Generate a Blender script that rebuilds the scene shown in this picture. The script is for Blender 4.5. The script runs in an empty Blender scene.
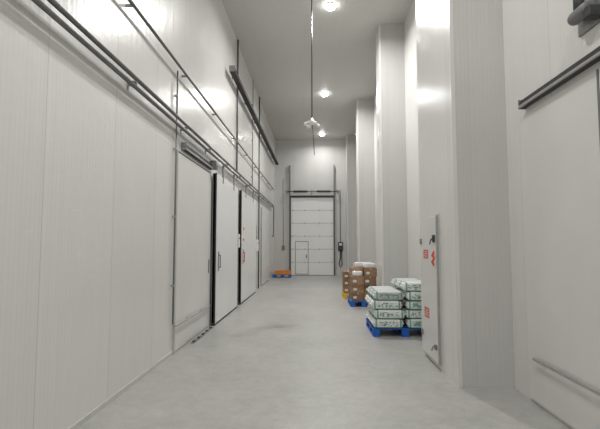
import bpy, bmesh, math, random
from mathutils import Vector, Matrix, Euler, noise
random.seed(7)
SC=bpy.context.scene; COL=SC.collection
SC.view_settings.view_transform='Standard'
PI=math.pi
# ------------------------------------------------------------------ camera
F=430.0
CAMZ=1.6
cam=bpy.data.cameras.new('camera'); co=bpy.data.objects.new('camera',cam); COL.objects.link(co)
cam.sensor_width=36; cam.lens=36*F/600; cam.clip_start=.05; cam.clip_end=200
pitch=math.atan(29.5/F); yaw=math.atan(15/F)
co.location=(0,0,CAMZ); co.rotation_euler=(PI/2+pitch,0,yaw)
SC.camera=co
# ------------------------------------------------------------------ room measures (metres)
XL=-2.08; XR=2.22; XP=1.60; ZC=7.05; YE=22.2; YB=-4.5
# ------------------------------------------------------------------ materials
def nt(name):
    m=bpy.data.materials.new(name); m.use_nodes=True
    t=m.node_tree; b=t.nodes['Principled BSDF']; return m,t,b
def N(t,typ,**k):
    n=t.nodes.new(typ)
    for a,v in k.items(): setattr(n,a,v)
    return n
def math_(t,op,a,b=None,c=None):
    n=N(t,'ShaderNodeMath',operation=op)
    for i,v in enumerate((a,b,c)):
        if v is None: continue
        if isinstance(v,(int,float)): n.inputs[i].default_value=v
        else: t.links.new(v,n.inputs[i])
    return n.outputs[0]
def mat(name,col,rough=.5,metal=0,var=.06,scale=8,bump=.0,emis=None,es=0,objvar=0):
    m,t,b=nt(name)
    tc=N(t,'ShaderNodeTexCoord'); no=N(t,'ShaderNodeTexNoise'); no.inputs['Scale'].default_value=scale; no.inputs['Detail'].default_value=4
    t.links.new(tc.outputs['Object'],no.inputs['Vector'])
    r=N(t,'ShaderNodeValToRGB')
    r.color_ramp.elements[0].position=.3; r.color_ramp.elements[1].position=.7
    r.color_ramp.elements[0].color=(*[c*(1-var) for c in col],1); r.color_ramp.elements[1].color=(*[min(1,c*(1+var)) for c in col],1)
    t.links.new(no.outputs['Fac'],r.inputs['Fac'])
    if objvar:
        oi=N(t,'ShaderNodeObjectInfo'); k=math_(t,'ADD',1-objvar,math_(t,'MULTIPLY',oi.outputs['Random'],2*objvar))
        sc=N(t,'ShaderNodeVectorMath',operation='SCALE'); t.links.new(r.outputs['Color'],sc.inputs[0]); t.links.new(k,sc.inputs['Scale']); t.links.new(sc.outputs[0],b.inputs['Base Color'])
    else: t.links.new(r.outputs['Color'],b.inputs['Base Color'])
    b.inputs['Roughness'].default_value=rough; b.inputs['Metallic'].default_value=metal
    if bump:
        bu=N(t,'ShaderNodeBump'); bu.inputs['Strength'].default_value=bump; bu.inputs['Distance'].default_value=.01
        t.links.new(no.outputs['Fac'],bu.inputs['Height']); t.links.new(bu.outputs[0],b.inputs['Normal'])
    if emis:
        b.inputs['Emission Color'].default_value=(*emis,1); b.inputs['Emission Strength'].default_value=es
    return m
def panel_mat(name,axis,col,pitch_,off=0,rough=.27,seam=.007,rib=.05,seamdark=.55,var=.07,ribk=.024,spec=.55):
    """insulated sandwich panel: tall joints, faint micro ribs, scuffs"""
    m,t,b=nt(name)
    g=N(t,'ShaderNodeNewGeometry'); s=N(t,'ShaderNodeSeparateXYZ'); t.links.new(g.outputs['Position'],s.inputs[0])
    u=math_(t,'ADD',s.outputs[axis],100+off)
    q=math_(t,'DIVIDE',u,pitch_); fr=math_(t,'FRACT',q); fl=math_(t,'FLOOR',q)
    d=math_(t,'ABSOLUTE',math_(t,'SUBTRACT',fr,.5))              # .5 at joint
    joint=math_(t,'GREATER_THAN',d,.5-seam/pitch_/2)
    ribs=math_(t,'SINE',math_(t,'MULTIPLY',u,2*PI/rib))
    ribline=math_(t,'GREATER_THAN',ribs,.80)
    wn=N(t,'ShaderNodeTexWhiteNoise',noise_dimensions='1D'); t.links.new(fl,wn.inputs['W'])
    no=N(t,'ShaderNodeTexNoise'); no.inputs['Scale'].default_value=.9; no.inputs['Detail'].default_value=6; no.inputs['Roughness'].default_value=.6
    t.links.new(g.outputs['Position'],no.inputs['Vector'])
    mp=N(t,'ShaderNodeMapping'); mp.inputs['Scale'].default_value=(9,9,.5); t.links.new(g.outputs['Position'],mp.inputs[0])
    n2=N(t,'ShaderNodeTexNoise'); n2.inputs['Scale'].default_value=1.5; n2.inputs['Detail'].default_value=5; t.links.new(mp.outputs[0],n2.inputs['Vector'])
    mp3=N(t,'ShaderNodeMapping'); mp3.inputs['Scale'].default_value=(3,3,14); mp3.inputs['Rotation'].default_value=(.35,.2,0); t.links.new(g.outputs['Position'],mp3.inputs[0])
    n3=N(t,'ShaderNodeTexNoise'); n3.inputs['Scale'].default_value=1.1; n3.inputs['Detail'].default_value=3; t.links.new(mp3.outputs[0],n3.inputs['Vector'])
    scuff=math_(t,'GREATER_THAN',n3.outputs['Fac'],.71)
    v=math_(t,'ADD',1-var*1.2,math_(t,'MULTIPLY',wn.outputs['Value'],var*.5))
    v=math_(t,'ADD',v,math_(t,'MULTIPLY',no.outputs['Fac'],var))
    v=math_(t,'ADD',v,math_(t,'MULTIPLY',n2.outputs['Fac'],var))
    v=math_(t,'ADD',v,math_(t,'MULTIPLY',scuff,.04))
    v=math_(t,'SUBTRACT',v,math_(t,'MULTIPLY',ribline,ribk))
    v=math_(t,'MULTIPLY',v,math_(t,'SUBTRACT',1,math_(t,'MULTIPLY',joint,seamdark)))
    cc=N(t,'ShaderNodeVectorMath',operation='SCALE'); cc.inputs[0].default_value=col; t.links.new(v,cc.inputs['Scale'])
    t.links.new(cc.outputs[0],b.inputs['Base Color'])
    b.inputs['Roughness'].default_value=rough; b.inputs['Specular IOR Level'].default_value=spec
    h=math_(t,'SUBTRACT',math_(t,'ADD',math_(t,'MULTIPLY',no.outputs['Fac'],.9),math_(t,'MULTIPLY',n2.outputs['Fac'],.3)),math_(t,'ADD',math_(t,'MULTIPLY',joint,.6),math_(t,'MULTIPLY',ribline,.05)))
    bu=N(t,'ShaderNodeBump'); bu.inputs['Strength'].default_value=.5; bu.inputs['Distance'].default_value=.02
    t.links.new(h,bu.inputs['Height']); t.links.new(bu.outputs[0],b.inputs['Normal'])
    return m
WC=(.72,.713,.69)
M_LEFT=panel_mat('panel_left',1,WC,1.15,.3,seamdark=.26)
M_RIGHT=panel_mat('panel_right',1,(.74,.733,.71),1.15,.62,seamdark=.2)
M_FRONT_SHADE=panel_mat('panel_front_shaded',0,(.59,.584,.567),1.0,.2,seamdark=.15,seam=.003)  # pillar fronts: same panel, with their shade painted in as a darker base colour
M_END=panel_mat('panel_end',0,(.66,.655,.637),1.1,.1,seamdark=.3,rough=.45)
M_CEIL=panel_mat('panel_ceiling',0,(.62,.61,.58),1.15,.5,seamdark=.15,rib=.1,seam=.004,rough=.5)
def floor_mat():
    m,t,b=nt('concrete')
    g=N(t,'ShaderNodeNewGeometry')
    n1=N(t,'ShaderNodeTexNoise'); n1.inputs['Scale'].default_value=.6; n1.inputs['Detail'].default_value=12; n1.inputs['Roughness'].default_value=.8
    n2=N(t,'ShaderNodeTexNoise'); n2.inputs['Scale'].default_value=7; n2.inputs['Detail'].default_value=13; n2.inputs['Roughness'].default_value=.85
    n3=N(t,'ShaderNodeTexNoise'); n3.inputs['Scale'].default_value=60; n3.inputs['Detail'].default_value=5; n3.inputs['Roughness'].default_value=.8
    n4=N(t,'ShaderNodeTexNoise'); n4.inputs['Scale'].default_value=2.2; n4.inputs['Detail'].default_value=13; n4.inputs['Roughness'].default_value=.8; n4.inputs['Distortion'].default_value=.6
    for n in (n1,n2,n3,n4): t.links.new(g.outputs['Position'],n.inputs['Vector'])
    v=math_(t,'ADD',math_(t,'MULTIPLY',n1.outputs['Fac'],.35),math_(t,'MULTIPLY',n2.outputs['Fac'],.45))
    v=math_(t,'ADD',v,math_(t,'MULTIPLY',n3.outputs['Fac'],.25))
    r=N(t,'ShaderNodeValToRGB'); e=r.color_ramp.elements
    e[0].position=.42; e[0].color=(.315,.311,.295,1); e[1].position=.64; e[1].color=(.51,.505,.485,1)
    k=e.new(.53); k.color=(.41,.405,.387,1)
    t.links.new(v,r.inputs['Fac'])
    st=N(t,'ShaderNodeMapRange'); st.inputs[1].default_value=.54; st.inputs[2].default_value=.64; st.inputs[3].default_value=1; st.inputs[4].default_value=.87
    t.links.new(n4.outputs['Fac'],st.inputs[0])
    wr=N(t,'ShaderNodeMapRange'); wr.inputs[1].default_value=.34; wr.inputs[2].default_value=.44; wr.inputs[3].default_value=1.10; wr.inputs[4].default_value=1
    t.links.new(n4.outputs['Fac'],wr.inputs[0])
    sc=N(t,'ShaderNodeVectorMath',operation='SCALE'); t.links.new(r.outputs[0],sc.inputs[0]); t.links.new(math_(t,'MULTIPLY',st.outputs[0],wr.outputs[0]),sc.inputs['Scale'])
    t.links.new(sc.outputs[0],b.inputs['Base Color'])
    rr=math_(t,'ADD',.2,math_(t,'MULTIPLY',n2.outputs['Fac'],.4)); t.links.new(rr,b.inputs['Roughness'])
    bu=N(t,'ShaderNodeBump'); bu.inputs['Strength'].default_value=.25; bu.inputs['Distance'].default_value=.01
    t.links.new(v,bu.inputs['Height']); t.links.new(bu.outputs[0],b.inputs['Normal'])
    return m
M_FLOOR=floor_mat()
M_DOOR=mat('door_skin',(.71,.705,.685),.3,var=.03,scale=1.5,bump=.05)
M_DOOR2=mat('door_skin_bright',(.77,.767,.755),.28,var=.02,scale=1.5)
M_DOORW=mat('sectional_door_skin',(.88,.885,.88),.35,var=.02,scale=1.5)
M_TRIM=mat('painted_trim',(.56,.56,.55),.4,var=.04)
M_ALU=mat('aluminium',(.42,.42,.42),.35,.5,var=.08,scale=20)
M_STEEL=mat('galvanised_steel',(.28,.28,.28),.4,.5,var=.15,scale=30)
M_RAIL=mat('rail_steel',(.18,.18,.18),.38,.5,var=.15,scale=30)
M_DROP=mat('dull_conduit',(.12,.12,.12),.45,.3,var=.15,scale=30)
M_DARK=mat('dark_steel',(.05,.05,.055),.45,.3,var=.2,scale=20)
M_RUB=mat('black_rubber',(.025,.025,.025),.7,0,var=.2)
M_GREY=mat('grey_plastic',(.2,.2,.2),.5)
M_WHITE=mat('white_plastic',(.8,.8,.8),.4,var=.02)
M_RED=mat('red_paint',(.75,.03,.02),.5)
M_REDO=mat('orange_red_paint',(.85,.10,.04),.5)
M_RSTK=mat('faded_red_sticker',(.60,.14,.11),.5,var=.5,scale=60)
M_BLUE=mat('blue_plastic',(.01,.12,.5),.45,var=.15)
M_YEL=mat('yellow_plastic',(.8,.5,.03),.45,var=.1)
M_ORA=mat('orange_paint',(.80,.26,.03),.4,var=.1)
M_CARD=mat('cardboard',(.30,.18,.105),.85,var=.12,scale=15,objvar=.3)
M_TAPE=mat('packing_tape',(.46,.33,.2),.3,var=.05)
M_PAPER=mat('paper_label',(.70,.69,.65),.6,var=.35,scale=70)
M_FILM=mat('stretch_film',(.76,.77,.78),.25,var=.1,scale=12,bump=.8)
M_GREEN=mat('green_print',(.03,.28,.13),.5,var=.3,scale=50)
M_GLOW=mat('lamp_lens',(1,1,1),.4,var=0,emis=(1,1,.98),es=25)
def sack_mat(name,base,ink,thr,inkk):
    m,t,b=nt(name)
    tc=N(t,'ShaderNodeTexCoord'); s=N(t,'ShaderNodeSeparateXYZ'); t.links.new(tc.outputs['Object'],s.inputs[0])
    oi=N(t,'ShaderNodeObjectInfo')
    no=N(t,'ShaderNodeTexNoise',noise_dimensions='4D'); no.inputs['Scale'].default_value=24; no.inputs['Detail'].default_value=2
    t.links.new(math_(t,'MULTIPLY',oi.outputs['Random'],40),no.inputs['W'])
    mp=N(t,'ShaderNodeMapping'); mp.inputs['Scale'].default_value=(1,1,1.8); t.links.new(tc.outputs['Object'],mp.inputs[0]); t.links.new(mp.outputs[0],no.inputs['Vector'])
    ax=math_(t,'ABSOLUTE',s.outputs[0])
    band=math_(t,'MULTIPLY',math_(t,'GREATER_THAN',ax,.195),math_(t,'LESS_THAN',ax,.225))
    inz=math_(t,'LESS_THAN',math_(t,'ABSOLUTE',s.outputs[2]),.042)
    txt=math_(t,'MULTIPLY',math_(t,'MULTIPLY',math_(t,'GREATER_THAN',no.outputs['Fac'],thr),math_(t,'LESS_THAN',ax,.18)),inz)
    low=math_(t,'LESS_THAN',s.outputs[2],-.056)
    k=math_(t,'MAXIMUM',math_(t,'MAXIMUM',band,txt),low)
    mx=N(t,'ShaderNodeMix',data_type='RGBA'); t.links.new(math_(t,'MULTIPLY',k,inkk),mx.inputs['Factor'])
    mx.inputs[6].default_value=(*base,1); mx.inputs[7].default_value=(*ink,1)
    t.links.new(mx.outputs[2],b.inputs['Base Color']); b.inputs['Roughness'].default_value=.4
    n2=N(t,'ShaderNodeTexNoise'); n2.inputs['Scale'].default_value=14; t.links.new(tc.outputs['Object'],n2.inputs['Vector'])
    bu=N(t,'ShaderNodeBump'); bu.inputs['Strength'].default_value=.6; bu.inputs['Distance'].default_value=.025; t.links.new(n2.outputs['Fac'],bu.inputs['Height']); t.links.new(bu.outputs[0],b.inputs['Normal'])
    return m
SACKS=[(sack_mat('woven_sack_white',(.76,.78,.77),(.03,.24,.15),.52,.8),'white'),
       (sack_mat('woven_sack_grey',(.58,.61,.60),(.06,.20,.16),.50,.7),'greyish'),
       (sack_mat('woven_sack_green',(.70,.75,.72),(.02,.26,.15),.46,.75),'heavily green printed white')]
# ------------------------------------------------------------------ mesh helpers
def box(bm,x0,x1,y0,y1,z0,z1,bev=0,mi=0):
    r=bmesh.ops.create_cube(bm,size=1)
    vs=r['verts']
    for v in vs:
        v.co=Vector(((x0+x1)/2+v.co.x*(x1-x0),(y0+y1)/2+v.co.y*(y1-y0),(z0+z1)/2+v.co.z*(z1-z0)))
    fs={f for v in vs for f in v.link_faces}
    for f in fs: f.material_index=mi
    if bev:
        es={e for v in vs for e in v.link_edges}
        bmesh.ops.bevel(bm,geom=list(es),offset=bev,segments=2,affect='EDGES',profile=.5)
def tube(bm,pts,r,seg=12,cap=True):
    pts=[Vector(p) for p in pts]; rings=[]
    up=None
    for i,p in enumerate(pts):
        if i==0: d=pts[1]-p
        elif i==len(pts)-1: d=p-pts[i-1]
        else: d=(pts[i+1]-p).normalized()+(p-pts[i-1]).normalized()
        d.normalize()
        if up is None:
            up=Vector((0,0,1)) if abs(d.z)<.9 else Vector((1,0,0))
        a=d.cross(up).normalized(); b=a.cross(d).normalized(); up=b
        rings.append([bm.verts.new(p+a*r*math.cos(2*PI*k/seg)+b*r*math.sin(2*PI*k/seg)) for k in range(seg)])
    for i in range(len(rings)-1):
        for k in range(seg):
            f=bm.faces.new((rings[i][k],rings[i][(k+1)%seg],rings[i+1][(k+1)%seg],rings[i+1][k])); f.smooth=True
    if cap:
        bm.faces.new(rings[0][::-1]); bm.faces.new(rings[-1])
def lathe(bm,prof,c=(0,0,0),axis='Z',seg=24):
    c=Vector(c); rings=[]
    def P(r,h,a):
        x,y=r*math.cos(a),r*math.sin(a)
        return c+(Vector((x,y,h)) if axis=='Z' else Vector((h,x,y)) if axis=='X' else Vector((y,h,x)))
    for r,h in prof: rings.append([bm.verts.new(P(max(r,1e-4),h,2*PI*k/seg)) for k in range(seg)])
    for i in range(len(rings)-1):
        for k in range(seg):
            f=bm.faces.new((rings[i][k],rings[i][(k+1)%seg],rings[i+1][(k+1)%seg],rings[i+1][k])); f.smooth=True
    bm.faces.new(rings[0][::-1]); bm.faces.new(rings[-1])
def ob(name,bm,m,parent=None,loc=None):
    bmesh.ops.recalc_face_normals(bm,faces=bm.faces)
    me=bpy.data.meshes.new(name); bm.to_mesh(me); bm.free()
    for k in (m if isinstance(m,(list,tuple)) else [m]): me.materials.append(k)
    o=bpy.data.objects.new(name,me); COL.objects.link(o)
    if parent:
        o.parent=parent
    if loc: o.location=loc
    return o
def BM(): return bmesh.new()
def tag(o,label=None,cat=None,group=None,kind=None):
    if label: o['label']=label
    if cat: o['category']=cat
    if group: o['group']=group
    if kind: o['kind']=kind
    return o
def empty(name,loc,label=None,cat=None,group=None,kind=None,rz=0):
    o=bpy.data.objects.new(name,None); COL.objects.link(o); o.location=loc; o.rotation_euler.z=rz; o.empty_display_size=.1
    return tag(o,label,cat,group,kind)
def copy_tree(o,parent=None):
    c=o.copy(); COL.objects.link(c); c.parent=parent
    for ch in [k for k in bpy.data.objects if k.parent==o]: copy_tree(ch,c)
    return c
def root_loc(p):
    v=Vector((0,0,0))
    while p: v+=p.location; p=p.parent
    return v
def pbox(name,m,parent,x0,x1,y0,y1,z0,z1,bev=.004):
    """a part given in world coordinates under an unrotated Empty"""
    b=BM(); p=root_loc(parent)
    box(b,x0-p.x,x1-p.x,y0-p.y,y1-p.y,z0-p.z,z1-p.z,bev); return ob(name,b,m,parent)
def ptube(name,m,parent,pts,r,seg=12):
    b=BM(); p=root_loc(parent)
    tube(b,[Vector(q)-p for q in pts],r,seg); return ob(name,b,m,parent)
# ------------------------------------------------------------------ room shell
def shell(name,m,*a):
    b=BM(); box(b,*a); o=ob(name,b,m); o['kind']='structure'; return o
shell('floor',M_FLOOR,XL-.2,XR+.2,YB-.2,YE+.2,-.2,0)
shell('ceiling',M_CEIL,XL-.2,XR+.2,YB-.2,YE+.2,ZC,ZC+.2)
shell('wall_left',M_LEFT,XL-.2,XL,YB,YE,0,ZC)
shell('wall_right',M_RIGHT,XR,XR+.2,YB,YE,0,ZC)
shell('wall_end',M_END,XL-.2,XR+.2,YE,YE+.2,0,ZC)
shell('wall_back',M_END,XL-.2,XR+.2,YB-.2,YB,0,ZC)
shell('baseboard_left',M_TRIM,XL,XL+.012,YB,YE,0,.05)
pil=[(4.98,6.62,'nearest'),(10.4,11.0,'second'),(15.9,16.5,'third'),(21.35,YE,'farthest')]
for y0,y1,w in pil:
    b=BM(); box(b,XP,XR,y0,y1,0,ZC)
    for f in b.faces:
        f.normal_update(); f.material_index=1 if abs(f.normal.y)>.5 else 0  # faces across the corridor get the panel with painted shade
    o=ob('pillar',b,[M_RIGHT,M_FRONT_SHADE])
    tag(o,{'nearest':'nearest full-height white panelled pillar with the small hatch door on its side','second':'second white panelled pillar, beside the stacked brown cartons','third':'third white panelled pillar along the right wall','farthest':'farthest white panelled pillar in the corner beside the dock door'}[w],'pillar',kind='structure')
    t=BM(); box(t,XP-.003,XP+.04,y0-.003,y0,0,ZC); box(t,XP-.003,XP,y0,y0+.04,0,ZC); ob('corner_trim',t,M_DOOR,o)
XW=XL+.003
# ------------------------------------------------------------------ left sliding doors
def sliding_door(n,y0,y1,z1,x_in,x_out,label,handle_y,hm=None,m=None,gk=True):
    d=empty('door_%d'%n,(XL,y0,0),label,'sliding door',kind='structure')
    pbox('leaf',m or M_DOOR2,d,x_in,x_out,y0,y1,.03,z1,.012)
    pbox('gasket',M_RUB,d,x_out-.025,x_out+.003,y0-.015,y0-.001,.02,z1+.01,.004)
    pbox('edge_profile',M_ALU,d,x_in,x_out+.005,y0,y0+.02,.03,z1,.003)
    if gk: pbox('gasket',M_RUB,d,x_out-.03,x_out+.004,y1,y1+.015,.02,z1+.01,.004)
    pbox('floor_seal',M_RUB,d,x_in,x_out,y0,y1,0.002,.03,.002)
    for k in (.25,.75):
        yy=y0+(y1-y0)*k
        h=pbox('hanger',M_STEEL,d,x_out-.02,x_out+.01,yy-.04,yy+.04,z1-.12,3.25,.004)
        b=BM(); lathe(b,[(.035,-.015),(.035,.015)],(x_out-d.location.x,yy-d.location.y,3.25),'X',16); ob('roller',b,M_DARK,h)
    hx=x_out
    ptube('handle',hm or M_STEEL,d,[(hx,handle_y,1.12),(hx+.04,handle_y,1.13),(hx+.04,handle_y,1.37),(hx,handle_y,1.38)],.014,8)
    pbox('handle_plate',M_STEEL,d,hx,hx+.008,handle_y-.04,handle_y+.04,1.05,1.45,.002)
    return d
d1=empty('door_1',(XL,6.2,0),'nearest flush white sliding door on the left wall, behind the bumper tube','sliding door',kind='structure')
pbox('leaf',M_DOOR,d1,XL,XL+.025,6.35,8.4,.03,2.98,.008)
pbox('frame',M_TRIM,d1,XL,XL+.03,6.31,6.34,0,3.03,.004)
pbox('frame',M_TRIM,d1,XL,XL+.03,6.34,8.4,3.0,3.03,.004)
pbox('handle_plate',M_STEEL,d1,XL+.025,XL+.035,8.25,8.31,1.05,1.3,.002)
sliding_door(2,8.50,10.95,3.02,XL+.03,XL+.11,'large white sliding door leaf with black edge gasket, second from camera on left wall',8.75)
d3=sliding_door(3,11.45,14.3,3.05,XL+.03,XL+.11,'white sliding door on left wall with red pull handle and warning plates',11.75,M_RED,None,False)
d4=empty('door_4',(XL,16.4,0),'farthest white sliding door on left wall near the dock door','sliding door',kind='structure')
pbox('leaf',M_DOOR,d4,XL,XL+.05,16.4,18.9,.03,3.0,.01); pbox('edge_profile',M_ALU,d4,XL,XL+.055,16.37,16.4,.03,3.0,.003)
for z in (1.9,1.6):
    s=pbox('notice_plate',M_WHITE,d3,XL+.11,XL+.116,11.7,11.92,z,z+.18,.001); pbox('notice_header',M_REDO,s,XL+.116,XL+.118,11.72,11.90,z+.08,z+.16,0)
rl=empty('overhead_rail',(XL,1,3.3),'long pair of parallel steel rails running high along the left wall','rail')
def rail_bracket(parent,y,z,x,name='bracket'):
    b=BM(); p=parent.location
    box(b,XW-p.x,XL+.01-p.x,y-.02-p.y,y+.02-p.y,z-.07-p.z,z+.07-p.z,.003)
    box(b,XW-p.x,x+.01-p.x,y-.01-p.y,y+.01-p.y,z-.03-p.z,z+.03-p.z,.003)
    ob(name,b,M_STEEL,parent)
XRL=XL+.10
ptube('rail',M_RAIL,rl,[(XRL,.6,3.43),(XRL,20.3,3.43)],.024)
ptube('rail',M_RAIL,rl,[(XRL,.6,3.33),(XRL,20.3,3.33)],.024)
for y in (1.2,2.7,4.6,6.5,8.0,9.6,11.3,13,14.8,16.6,18.4,20.1): rail_bracket(rl,y,3.38,XRL)
ptube('end_drop',M_RAIL,rl,[(XRL,20.3,3.38),(XRL,20.45,3.33),(XRL,20.5,3.2),(XRL,20.5,2.0),(XL+.03,20.5,1.95)],.024)
cu=empty('conduit',(XL,1,4.2),'long steel conduit above the double rail on the left wall','conduit')
ptube('pipe',M_RAIL,cu,[(XL+.09,.6,4.22),(XL+.09,20.6,4.22)],.02)
for y in (4.5,6.5,8.5,10.5,12.5,14.5,16.5,18.5,20.3):
    pbox('clip',M_STEEL,cu,XW,XL+.095,y-.012,y+.012,4.205,4.235,.003)
dc=empty('conduit',(XL,6.2,.35),'thin vertical conduit dropping down left wall beside the flush sliding door','conduit')
ptube('pipe',M_RAIL,dc,[(XL+.035,6.2,4.18),(XL+.035,6.2,.45)],.012)
for z in (1,2,3,3.8): pbox('clip',M_ALU,dc,XW,XL+.045,6.18,6.22,z-.015,z+.015,.002)
bp=empty('bumper_tube',(XL,6.2,.40),'low horizontal bumper tube across the foot of the flush sliding door','bumper rail')
ptube('tube',M_ALU,bp,[(XL+.04,6.24,.42),(XL+.055,6.26,.42),(XL+.065,6.34,.42),(XL+.065,8.2,.42),(XL+.055,8.3,.42),(XL+.045,8.33,.42)],.015)
for y in (6.9,7.7): pbox('standoff',M_STEEL,bp,XL+.026,XL+.06,y-.012,y+.012,.41,.43,.002)
def track(y0,y1,z,label,x=XL,s=1,h=.12,dep=.09,gap=.003,lip=None,mm=None):
    t=empty('door_track',(x,y0,z),label,'door track')
    X0=x+s*gap
    a,b_=sorted((X0,X0+s*dep)); pbox('channel',mm or M_DARK,t,a,b_,y0,y1,z,z+h,.006)
    a,b_=sorted((X0+s*dep,X0+s*(dep+.02))); pbox('lip',lip or M_ALU,t,a,b_,y0,y1,z+.0,z+.025,.002)
    for y in (y0-.012,y1): pbox('end_stop',M_STEEL,t,min(X0,X0+s*(dep+.02)),max(X0,X0+s*(dep+.02)),y,y+.012,z-.01,z+h+.01,.002)
    return t
track(6.55,8.3,3.07,'short dark track above the flush sliding door',dep=.06,h=.1)
rh=empty('rail_motor',(XL,8.42,3.15),'small grey drive head at the end of the short dark track','motor')
pbox('housing',M_GREY,rh,XW,XL+.14,8.33,8.47,3.08,3.25,.02)
b=BM(); lathe(b,[(.05,-.05),(.05,.03),(.03,.05)],(.17,-.02,.02),'X',16); ob('cap',b,M_WHITE,rh)
t=track(9.7,21.6,5.62,'long dark track high on the left wall near the ceiling',h=.12,dep=.12,gap=.09,lip=M_DARK,mm=M_RUB)
for y in (10.5,12.5,14.5,16.5,18.5,20.5): pbox('hanger',M_DROP,t,XW,XL+.15,y-.02,y+.02,5.75,5.83,.003)
for y,z0,lb,r in ((11.1,3.5,'dark vertical conduit from ceiling down between the two gasketed doors',.022),(15.6,0.003,'full height dark vertical pipe past the red handled door',.024),(13.9,3.5,'thin steel drop conduit above the red handled door',.012)):
    p=empty('conduit',(XL,y,z0),lb,'conduit')
    ptube('pipe',M_DROP,p,[(XL+.035,y,z0),(XL+.035,y,ZC-.002)],r)
    for z in (z0+.3,z0+1.5,z0+2.7): pbox('clip',M_STEEL,p,XW,XL+.05,y-.03,y+.03,z-.015,z+.015,.002)
def cbox(name,y,z,w,h,label,m=M_WHITE):
    c=empty(name,(XL,y,z),label,'control box')
    pbox('case',m,c,XL,XL+.09,y-w/2,y+w/2,z,z+h,.01)
    pbox('door_plate',m,c,XL+.09,XL+.098,y-w/2+.015,y+w/2-.015,z+.015,z+h-.015,.003)
    for k,mm in enumerate((M_GREEN,M_RED)):
        b=BM(); lathe(b,[(.016,0),(.016,.014),(.01,.018)],(.098,(-.03+.06*k),h*.7),'X',12); ob('button',b,mm,c)
    ptube('lead',M_GREY,c,[(XL+.03,y,z+h),(XL+.03,y,z+h+.5)],.01,8)
cbox('control_box',11.22,1.5,.24,.36,'small white control box between the two gasketed sliding doors')
cbox('control_box',15.0,1.35,.26,.4,'small white control box past the red handled sliding door')
g=empty('floor_guide',(XL+.1,7.2,0),'low dark metal door guide on floor by the flush sliding door','door guide')
pbox('base_strip',M_GREY,g,XL+.07,XL+.13,7.0,8.3,0,.012,.003)
for k in range(5): pbox('stud',M_DARK,g,XL+.08,XL+.12,7.05+.28*k,7.13+.28*k,.012,.03,.003)
# ------------------------------------------------------------------ end wall: dock door
dd=empty('door_5',(-.15,YE,0),'tall white sectional dock door with inset wicket door at corridor end','dock door',kind='structure')
x0,x1=-1.27,.98; H=4.0
n=6
for i in range(n):
    z0=i*H/n; z1=(i+1)*H/n-.015
    s=pbox('section',M_DOORW,dd,x0+.03,x1-.03,YE-.07,YE-.02,z0+.005,z1,.008)
    for xx in (x0+.12,x0+.75,x1-.75,x1-.12):
        if i: pbox('hinge',M_ALU,s,xx-.02,xx+.02,YE-.08,YE-.07,z0-.03,z0+.03,.002)
pbox('backing',M_DOOR,dd,x0+.02,x1-.02,YE-.03,YE-.005,0,H,.002)
for xx in (x0-.05,x1-.02): pbox('jamb',M_DARK,dd,xx,xx+.065,YE-.12,YE,0,4.05,.006)
for xx in (x0-.035,x1-.0): pbox('lift_track',M_GREY,dd,xx,xx+.03,YE-.16,YE-.12,0,5.7,.004)
for xx in (x0-.04,x1-.01): pbox('upper_post',M_GREY,dd,xx,xx+.04,YE-.12,YE,4.05,5.7,.004)
pbox('header',M_DARK,dd,x0-.05,x1+.05,YE-.14,YE,4.02,4.10,.008)
b=BM(); p=dd.location; tube(b,[(x0-.25-p.x,-.2,4.3),(x1+.28-p.x,-.2,4.3)],.022)
o=ob('spring_shaft',b,M_DARK,dd)
for xx in (-.75,.45):
    b=BM(); lathe(b,[(.05,-.35),(.055,-.3),(.055,.3),(.05,.35)],(xx-p.x,-.2,4.3),'X',16); ob('spring',b,M_DARK,dd)
for xx in (x0-.15,x1+.2,-.15): pbox('shaft_bracket',M_STEEL,dd,xx-.03,xx+.03,YE-.25,YE,4.24,4.38,.004)
b=BM()
for a in ((-1.02,-.995,.08,1.72),(-.365,-.34,.08,1.72)): box(b,a[0]-p.x,a[1]-p.x,-.078,-.066,a[2],a[3])
box(b,-1.02-p.x,-.34-p.x,-.078,-.066,1.72,1.745); box(b,-1.02-p.x,-.34-p.x,-.078,-.066,.055,.08); ob('wicket_frame',b,M_GREY,dd)
pbox('wicket_handle',M_DARK,dd,-.46,-.42,YE-.12,YE-.07,.9,1.05,.005)
pbox('bottom_seal',M_RUB,dd,x0,x1,YE-.08,YE-.02,0,.02,.002)
c=empty('control_box',(1.3,YE,1.2),'black control box with looping cable right of the dock door','control box')
YW=YE-.004
pbox('case',M_DARK,c,1.18,1.42,YE-.13,YW,1.25,1.7,.015)
pbox('display',M_WHITE,c,1.23,1.37,YE-.136,YE-.13,1.52,1.64,.002)
ptube('cable',M_RUB,c,[(1.3,YE-.06,1.25),(1.3,YE-.07,.9),(1.22,YE-.08,.6),(1.28,YE-.08,.42),(1.38,YE-.08,.55),(1.36,YE-.06,.9),(1.36,YE-.05,1.25)],.022,8)
ptube('conduit',M_GREY,c,[(1.3,YE-.03,1.7),(1.3,YE-.03,4.4)],.018,8)
c=empty('switch_box',(-1.62,YE,1.3),'small grey switch box left of the dock door','switch box')
pbox('case',M_GREY,c,-1.7,-1.56,YE-.08,YW,1.3,1.52,.01); ptube('conduit',M_ALU,c,[(-1.63,YE-.03,1.52),(-1.63,YE-.03,5.0)],.015,8)
pbox('knob',M_RED,c,-1.65,-1.61,YE-.1,YE-.08,1.39,1.43,.005)
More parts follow.
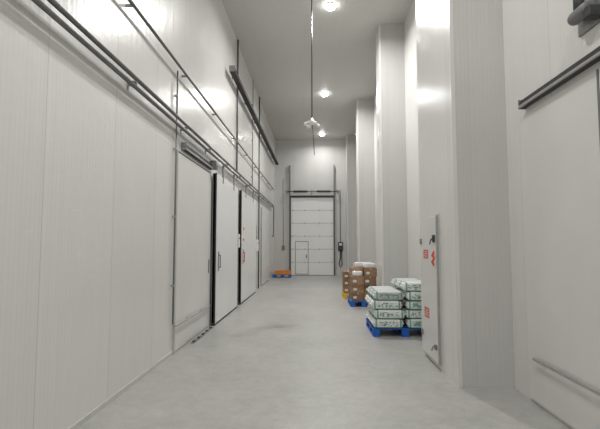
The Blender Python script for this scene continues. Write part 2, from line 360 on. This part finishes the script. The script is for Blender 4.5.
# ------------------------------------------------------------------ ceiling lights
LY=[(-1.4,140),(4.0,80),(9.5,140),(15.3,140),(21.0,45)]
LL={9.5:'round ceiling downlight nearest the camera',15.3:'round ceiling downlight, middle one of the visible row',21.0:'farthest round ceiling downlight, above the dock door',4.0:'round ceiling downlight above the nearest pillar',-1.4:'round ceiling downlight behind the camera'}
for y,en in LY:
    x=.36 if y!=4.0 else -.1
    l=empty('ceiling_light',(x,y,ZC-.03),LL[y],'ceiling light')
    b=BM(); lathe(b,[(.02,.03),(.12,.03),(.124,.015),(.12,.0),(.02,.0)],(0,0,0)); ob('housing',b,M_WHITE,l)
    b=BM(); lathe(b,[(.119,-.001),(.115,-.03),(.095,-.055),(.06,-.07),(.01,-.075)],(0,0,0)); ob('lens',b,M_GLOW,l)
    li=bpy.data.lights.new('lamp_light','AREA'); li.shape='DISK'; li.size=.22; li.energy=en; li.color=(1,.993,.97); li.spread=math.radians(165)
    lo=bpy.data.objects.new('lamp_light',li); COL.objects.link(lo); lo.location=(x,y,ZC-.14)
h=empty('hanging_fixture',(-.06,9.1,4.2),'white four armed fixture hanging on a long rod from the ceiling','hanging fixture')
b=BM(); lathe(b,[(.012,.05),(.012,ZC-4.2)],(0,0,0),seg=10); ob('rod',b,M_DARK,h)
b=BM(); lathe(b,[(.02,2.80),(.06,2.80),(.06,2.849),(.02,2.849)],(0,0,0)); ob('ceiling_cup',b,M_STEEL,h)
b=BM(); lathe(b,[(.03,-.05),(.06,-.03),(.07,.02),(.045,.06),(.018,.11)],(0,0,0)); ob('hub',b,M_WHITE,h)
for k in range(4):
    a=PI/4+k*PI/2-.3; dx,dy=math.cos(a),math.sin(a)
    b=BM(); tube(b,[(dx*.04,dy*.04,.02),(dx*.15,dy*.15,-.02)],.018,8); ar=ob('arm',b,M_WHITE,h)
    b=BM(); lathe(b,[(.02,.02),(.035,.01),(.04,-.04),(.025,-.055)],(dx*.155,dy*.155,-.03),seg=14); ob('lamp_head',b,M_WHITE,ar)
b=BM(); tube(b,[(.0,0,-.03),(.02,0,-.15),(.035,.0,-.4),(.05,0,-.7)],.008,6); ob('dangling_cable',b,M_DARK,h)
# ------------------------------------------------------------------ hatch door on nearest pillar
hd=empty('door_6',(XP,5.62,0),'narrow white hatch door with red stickers on side of nearest pillar','hatch door',kind='structure')
XF=XP-.04
pbox('frame',M_TRIM,hd,XP-.012,XP,5.58,6.48,.06,2.0,.004)
pbox('leaf',M_DOOR,hd,XF,XP-.012,5.62,6.44,.08,1.97,.008)
pbox('edge_profile',M_ALU,hd,XF-.002,XP-.012,5.605,5.62,.08,1.97,.002)
for z,mm,hh in ((.24,M_GREY,.07),(1.62,M_DARK,.10)):
    k=pbox('latch',mm,hd,XF-.025,XF,5.66,5.73,z,z+hh,.01)
    b=BM(); q=hd.location; tube(b,[(XF-.025-q.x,.08,z+.05),(XF-.04-q.x,.09,z+.04),(XF-.045-q.x,.14,z-.02)],.008,8); ob('latch_lever',b,mm,k)
for z in (.3,1.6): pbox('hinge',M_STEEL,hd,XF-.015,XF,6.36,6.44,z,z+.08,.005)
for (a,b_,z,hh) in ((6.02,6.26,1.40,.12),(6.02,6.26,.58,.14)):
    s=pbox('sticker',M_RSTK,hd,XF-.003,XF,a,b_,z,z+hh,0)
    for k in range(3): pbox('sticker_line',M_PAPER,s,XF-.0045,XF-.003,a+.03,b_-.03-.03*k,z+hh*(.22+.25*k),z+hh*(.30+.25*k),0)
b=BM(); q=hd.location
tube(b,[(XF-.004-q.x,.08,1.50),(XF-.004-q.x,.17,1.44),(XF-.004-q.x,.07,1.42),(XF-.004-q.x,.18,1.36),(XF-.004-q.x,.10,1.33)],.018,6); ob('red_paint_mark',b,M_REDO,hd)
# ------------------------------------------------------------------ right sliding door near camera
rd=empty('door_7',(XR,2.6,0),'nearest sliding door leaf on the right wall beneath the dark track','sliding door',kind='structure')
pbox('leaf',M_DOOR,rd,XR-.02,XR,3.36,4.62,.03,2.96,.006)
pbox('leaf',M_DOOR,rd,XR-.02,XR,2.0,3.33,.03,2.96,.006)
pbox('centre_seal',M_GREY,rd,XR-.022,XR-.01,3.335,3.355,.03,2.96,.003)
track(2.2,4.5,3.02,'dark sliding door track on right wall near the camera',XR,-1,.08,.06)
bm_=empty('bumper_tube',(XR,3,.45),'low steel bumper rail across the right sliding door','bumper rail')
pbox('rail',M_ALU,bm_,XR-.06,XR-.045,2.2,4.45,.445,.472,.005)
for y in (2.6,3.2,3.8,4.3): pbox('standoff',M_ALU,bm_,XR-.05,XR-.021,y-.015,y+.015,.45,.467,.003)
mo=empty('door_motor',(XR,3.32,3.4),'grey door motor mounted on right wall above the dark track','motor')
pbox('plate',M_STEEL,mo,XR-.02,XR,3.26,3.56,3.32,3.58,.004)
b=BM(); lathe(b,[(.035,-.12),(.05,-.11),(.055,-.05),(.055,.08),(.045,.11),(.03,.12)],(-.09,.08,.04),'Y',20); ob('motor_body',b,M_GREY,mo)
b=BM(); lathe(b,[(.03,-.06),(.04,-.05),(.04,.07),(.03,.08)],(-.09,.1,.13),'Z',18); ob('gear_head',b,M_DARK,mo)
pbox('terminal_box',M_DARK,mo,XR-.13,XR-.02,3.24,3.33,3.34,3.43,.01)
# ------------------------------------------------------------------ pallets
def pallet(w,d,m,label,hk=1):
    p=empty('pallet',(0,0,0),label,'pallet')
    n=7
    for i in range(n):
        y=-d/2+i*(d-.1)/(n-1); b=BM(); box(b,-w/2,w/2,y,y+.1,.125,.148,.005); ob('deck_slat',b,m,p)
    for x in (-w/2,-.06,w/2-.12):
        b=BM(); box(b,x,x+.12,-d/2,d/2,.10,.124,.004); box(b,x,x+.12,-d/2,d/2,0,.022,.004); ob('runner',b,m,p)
        for y in (-d/2,-.06,d/2-.12):
            b=BM(); box(b,x+.002,x+.118,y+.002,y+.118,.022,.10,.008); ob('block',b,m,p)
    return p
pa=pallet(1.12,1.05,M_BLUE,'blue plastic pallet under white sacks beside the hatch door pillar'); pa.location=(1.56,8.12,0)
pb=pallet(.68,1.0,M_BLUE,'blue pallet under the brown cartons, further down the right side'); pb.location=(1.24,11.62,0)
pc=pallet(.62,.9,M_YEL,'yellow pallet behind the blue one, under more brown cartons'); pc.location=(1.14,13.2,0)
po=pallet(.85,.75,M_BLUE,'small blue pallet on floor left of the dock door'); po.location=(-1.58,20.9,0)
cr=empty('crate',(-1.54,20.9,.149),'low flat orange crate on the blue pallet left of the dock door','crate')
b=BM(); box(b,-.38,.38,-.3,.3,0,.02,.004)
for s in (-1,1): box(b,s*.37-.012,s*.37+.012,-.3,.3,.02,.15,.004); box(b,-.358,.358,s*.29-.01,s*.29+.01,.02,.15,.004)
ob('tray',b,M_ORA,cr)
b=BM()
for s in (-1,1): box(b,s*.385-.012,s*.385+.012,-.315,.315,.14,.165,.004); box(b,-.373,.373,s*.303-.012,s*.303+.012,.14,.165,.004)
ob('rim',b,M_ORA,cr)
def superell(bm,sx,sy,sz,ex=.35,seed=0,ez=.45):
    bmesh.ops.create_uvsphere(bm,u_segments=48,v_segments=24,radius=1)
    f=lambda v,e: math.copysign(abs(v)**e,v)
    for v in bm.verts:
        c=v.co.copy(); rr=math.hypot(c.x,c.y)
        cz=f(c.z,ez); h=rr**.25 if rr>1e-6 else 0
        ax,ay=(c.x/rr,c.y/rr) if rr>1e-6 else (0,0)
        x=f(ax,ex)*h; y=f(ay,ex)*h
        pinch=1-.25*max(0,abs(x)-.85)/.15
        v.co=Vector((x*sx,y*sy,cz*sz*pinch))
        nn=noise.noise(Vector((x*2.2+seed*7,y*2.2,cz*2)))
        v.co.x*=1+.04*nn; v.co.y*=1+.04*nn; v.co.z*=1+.02*nn
    for fc in bm.faces: fc.smooth=True
SW,SD,SH=.268,.170,.076
protos=[]
for s in range(3):
    root=empty('sack',(0,0,0),None,'sack','printed sacks on the near blue pallet')
    b=BM(); superell(b,SW-.012,SD,SH,.22,s,.24); ob('bag',b,SACKS[s][0],root)
    for sg in (-1,1):
        b=BM(); box(b,sg*(SW-.008)-.01,sg*(SW-.008)+.01,-SD*.85,SD*.85,-.01,.01,.004); ob('stitched_end',b,M_WHITE,root)
    protos.append(root)
used=[False]*3
def put(x,y,z,rz,label):
    k=random.choice((0,0,1,2))
    if not used[k]: o=protos[k]; used[k]=True
    else: o=copy_tree(protos[k])
    o.location=(x,y,z); o.rotation_euler=(0,0,rz); o['label']=SACKS[k][1]+' '+label
LN=['bottom','second','third','fourth','fifth']; RN=['front','middle','back']; CN=['left','right']
for L in range(4):
    for c in range(2):
        sh=random.uniform(-.03,.03); sy=random.uniform(-.035,.035)
        for r in range(3):
            x=1.56+(-.287 if c==0 else .287)+sh*(1 if c==0 else .3)
            y=8.12+(r-1)*.358+sy
            put(x,y,.148+.0785+L*.1565,random.uniform(-.022,.022),f'sack, {LN[L]} layer, {CN[c]} column, {RN[r]} row on near blue pallet')
for r in range(3):
    put(1.80-.02*r,8.12+(r-1)*.36,.148+.0785+4*.1565,random.uniform(-.02,.02),f'sack, fifth and topmost layer, {RN[r]} row on near blue pallet')
cp=empty('carton',(0,0,0),None,'carton')
CW,CD,CH=.31,.31,.205
b=BM(); box(b,-CW/2,CW/2,-CD/2,CD/2,0,CH,0); ob('box_body',b,M_CARD,cp)
b=BM(); box(b,-.02,.02,-CD/2-.002,CD/2+.002,CH-.04,CH+.001,0); ob('tape',b,M_TAPE,cp)
b=BM(); box(b,-.12,-.03,-CD/2-.003,-CD/2-.0005,.06,.12,0); ob('paper_label',b,M_PAPER,cp)
first=[True]
def carton(x,y,z,label,group,rz):
    if first[0]: o=cp; first[0]=False
    else: o=copy_tree(cp)
    o.location=(x,y,z); o.rotation_euler=(0,0,rz); o['label']=label; o['group']=group
for L in range(4):
    sx,sy=random.uniform(-.022,.022),random.uniform(-.03,.03)
    for r in range(3):
        for c in range(2):
            if L==3 and c==0 and r==0: continue
            carton(1.25+(-.160 if c==0 else .160)+sx,11.62+(r-1)*.32+sy,.149+L*.207,f'brown carton, {LN[L]} layer, {CN[c]} column, {RN[r]} row on the farther blue pallet','brown cartons on the farther blue pallet',random.uniform(-.012,.012))
for L in range(3):
    for r in range(2):
        for c in range(2):
            carton(1.16+(-.160 if c==0 else .160),13.2+(r-.5)*.34,.149+L*.207,f'brown carton, {LN[L]} layer, {CN[c]} column, {RN[r*2]} row on yellow pallet','brown cartons on the yellow pallet',random.uniform(-.012,.012))
for x,y,z,w,rz,lb in ((1.41,11.34,4,.16,.05,'white plastic bag lying on the front of the brown carton stack'),(1.30,11.78,4,.25,-.03,'white plastic bag lying at the back of the brown carton stack'),(1.09,11.30,3,.13,.08,'small white plastic bag in the missing top left corner of the brown cartons')):
    b=BM(); superell(b,w,.12,.065,.4,seed=x*9); o=ob('plastic_bag',b,M_FILM,None,(x,y,.150+z*.207+.065)); o.rotation_euler.z=rz
    tag(o,lb,'plastic bag')
w=bpy.data.worlds.new('world'); SC.world=w; w.use_nodes=True
w.node_tree.nodes['Background'].inputs[0].default_value=(.5,.5,.5,1); w.node_tree.nodes['Background'].inputs[1].default_value=.3
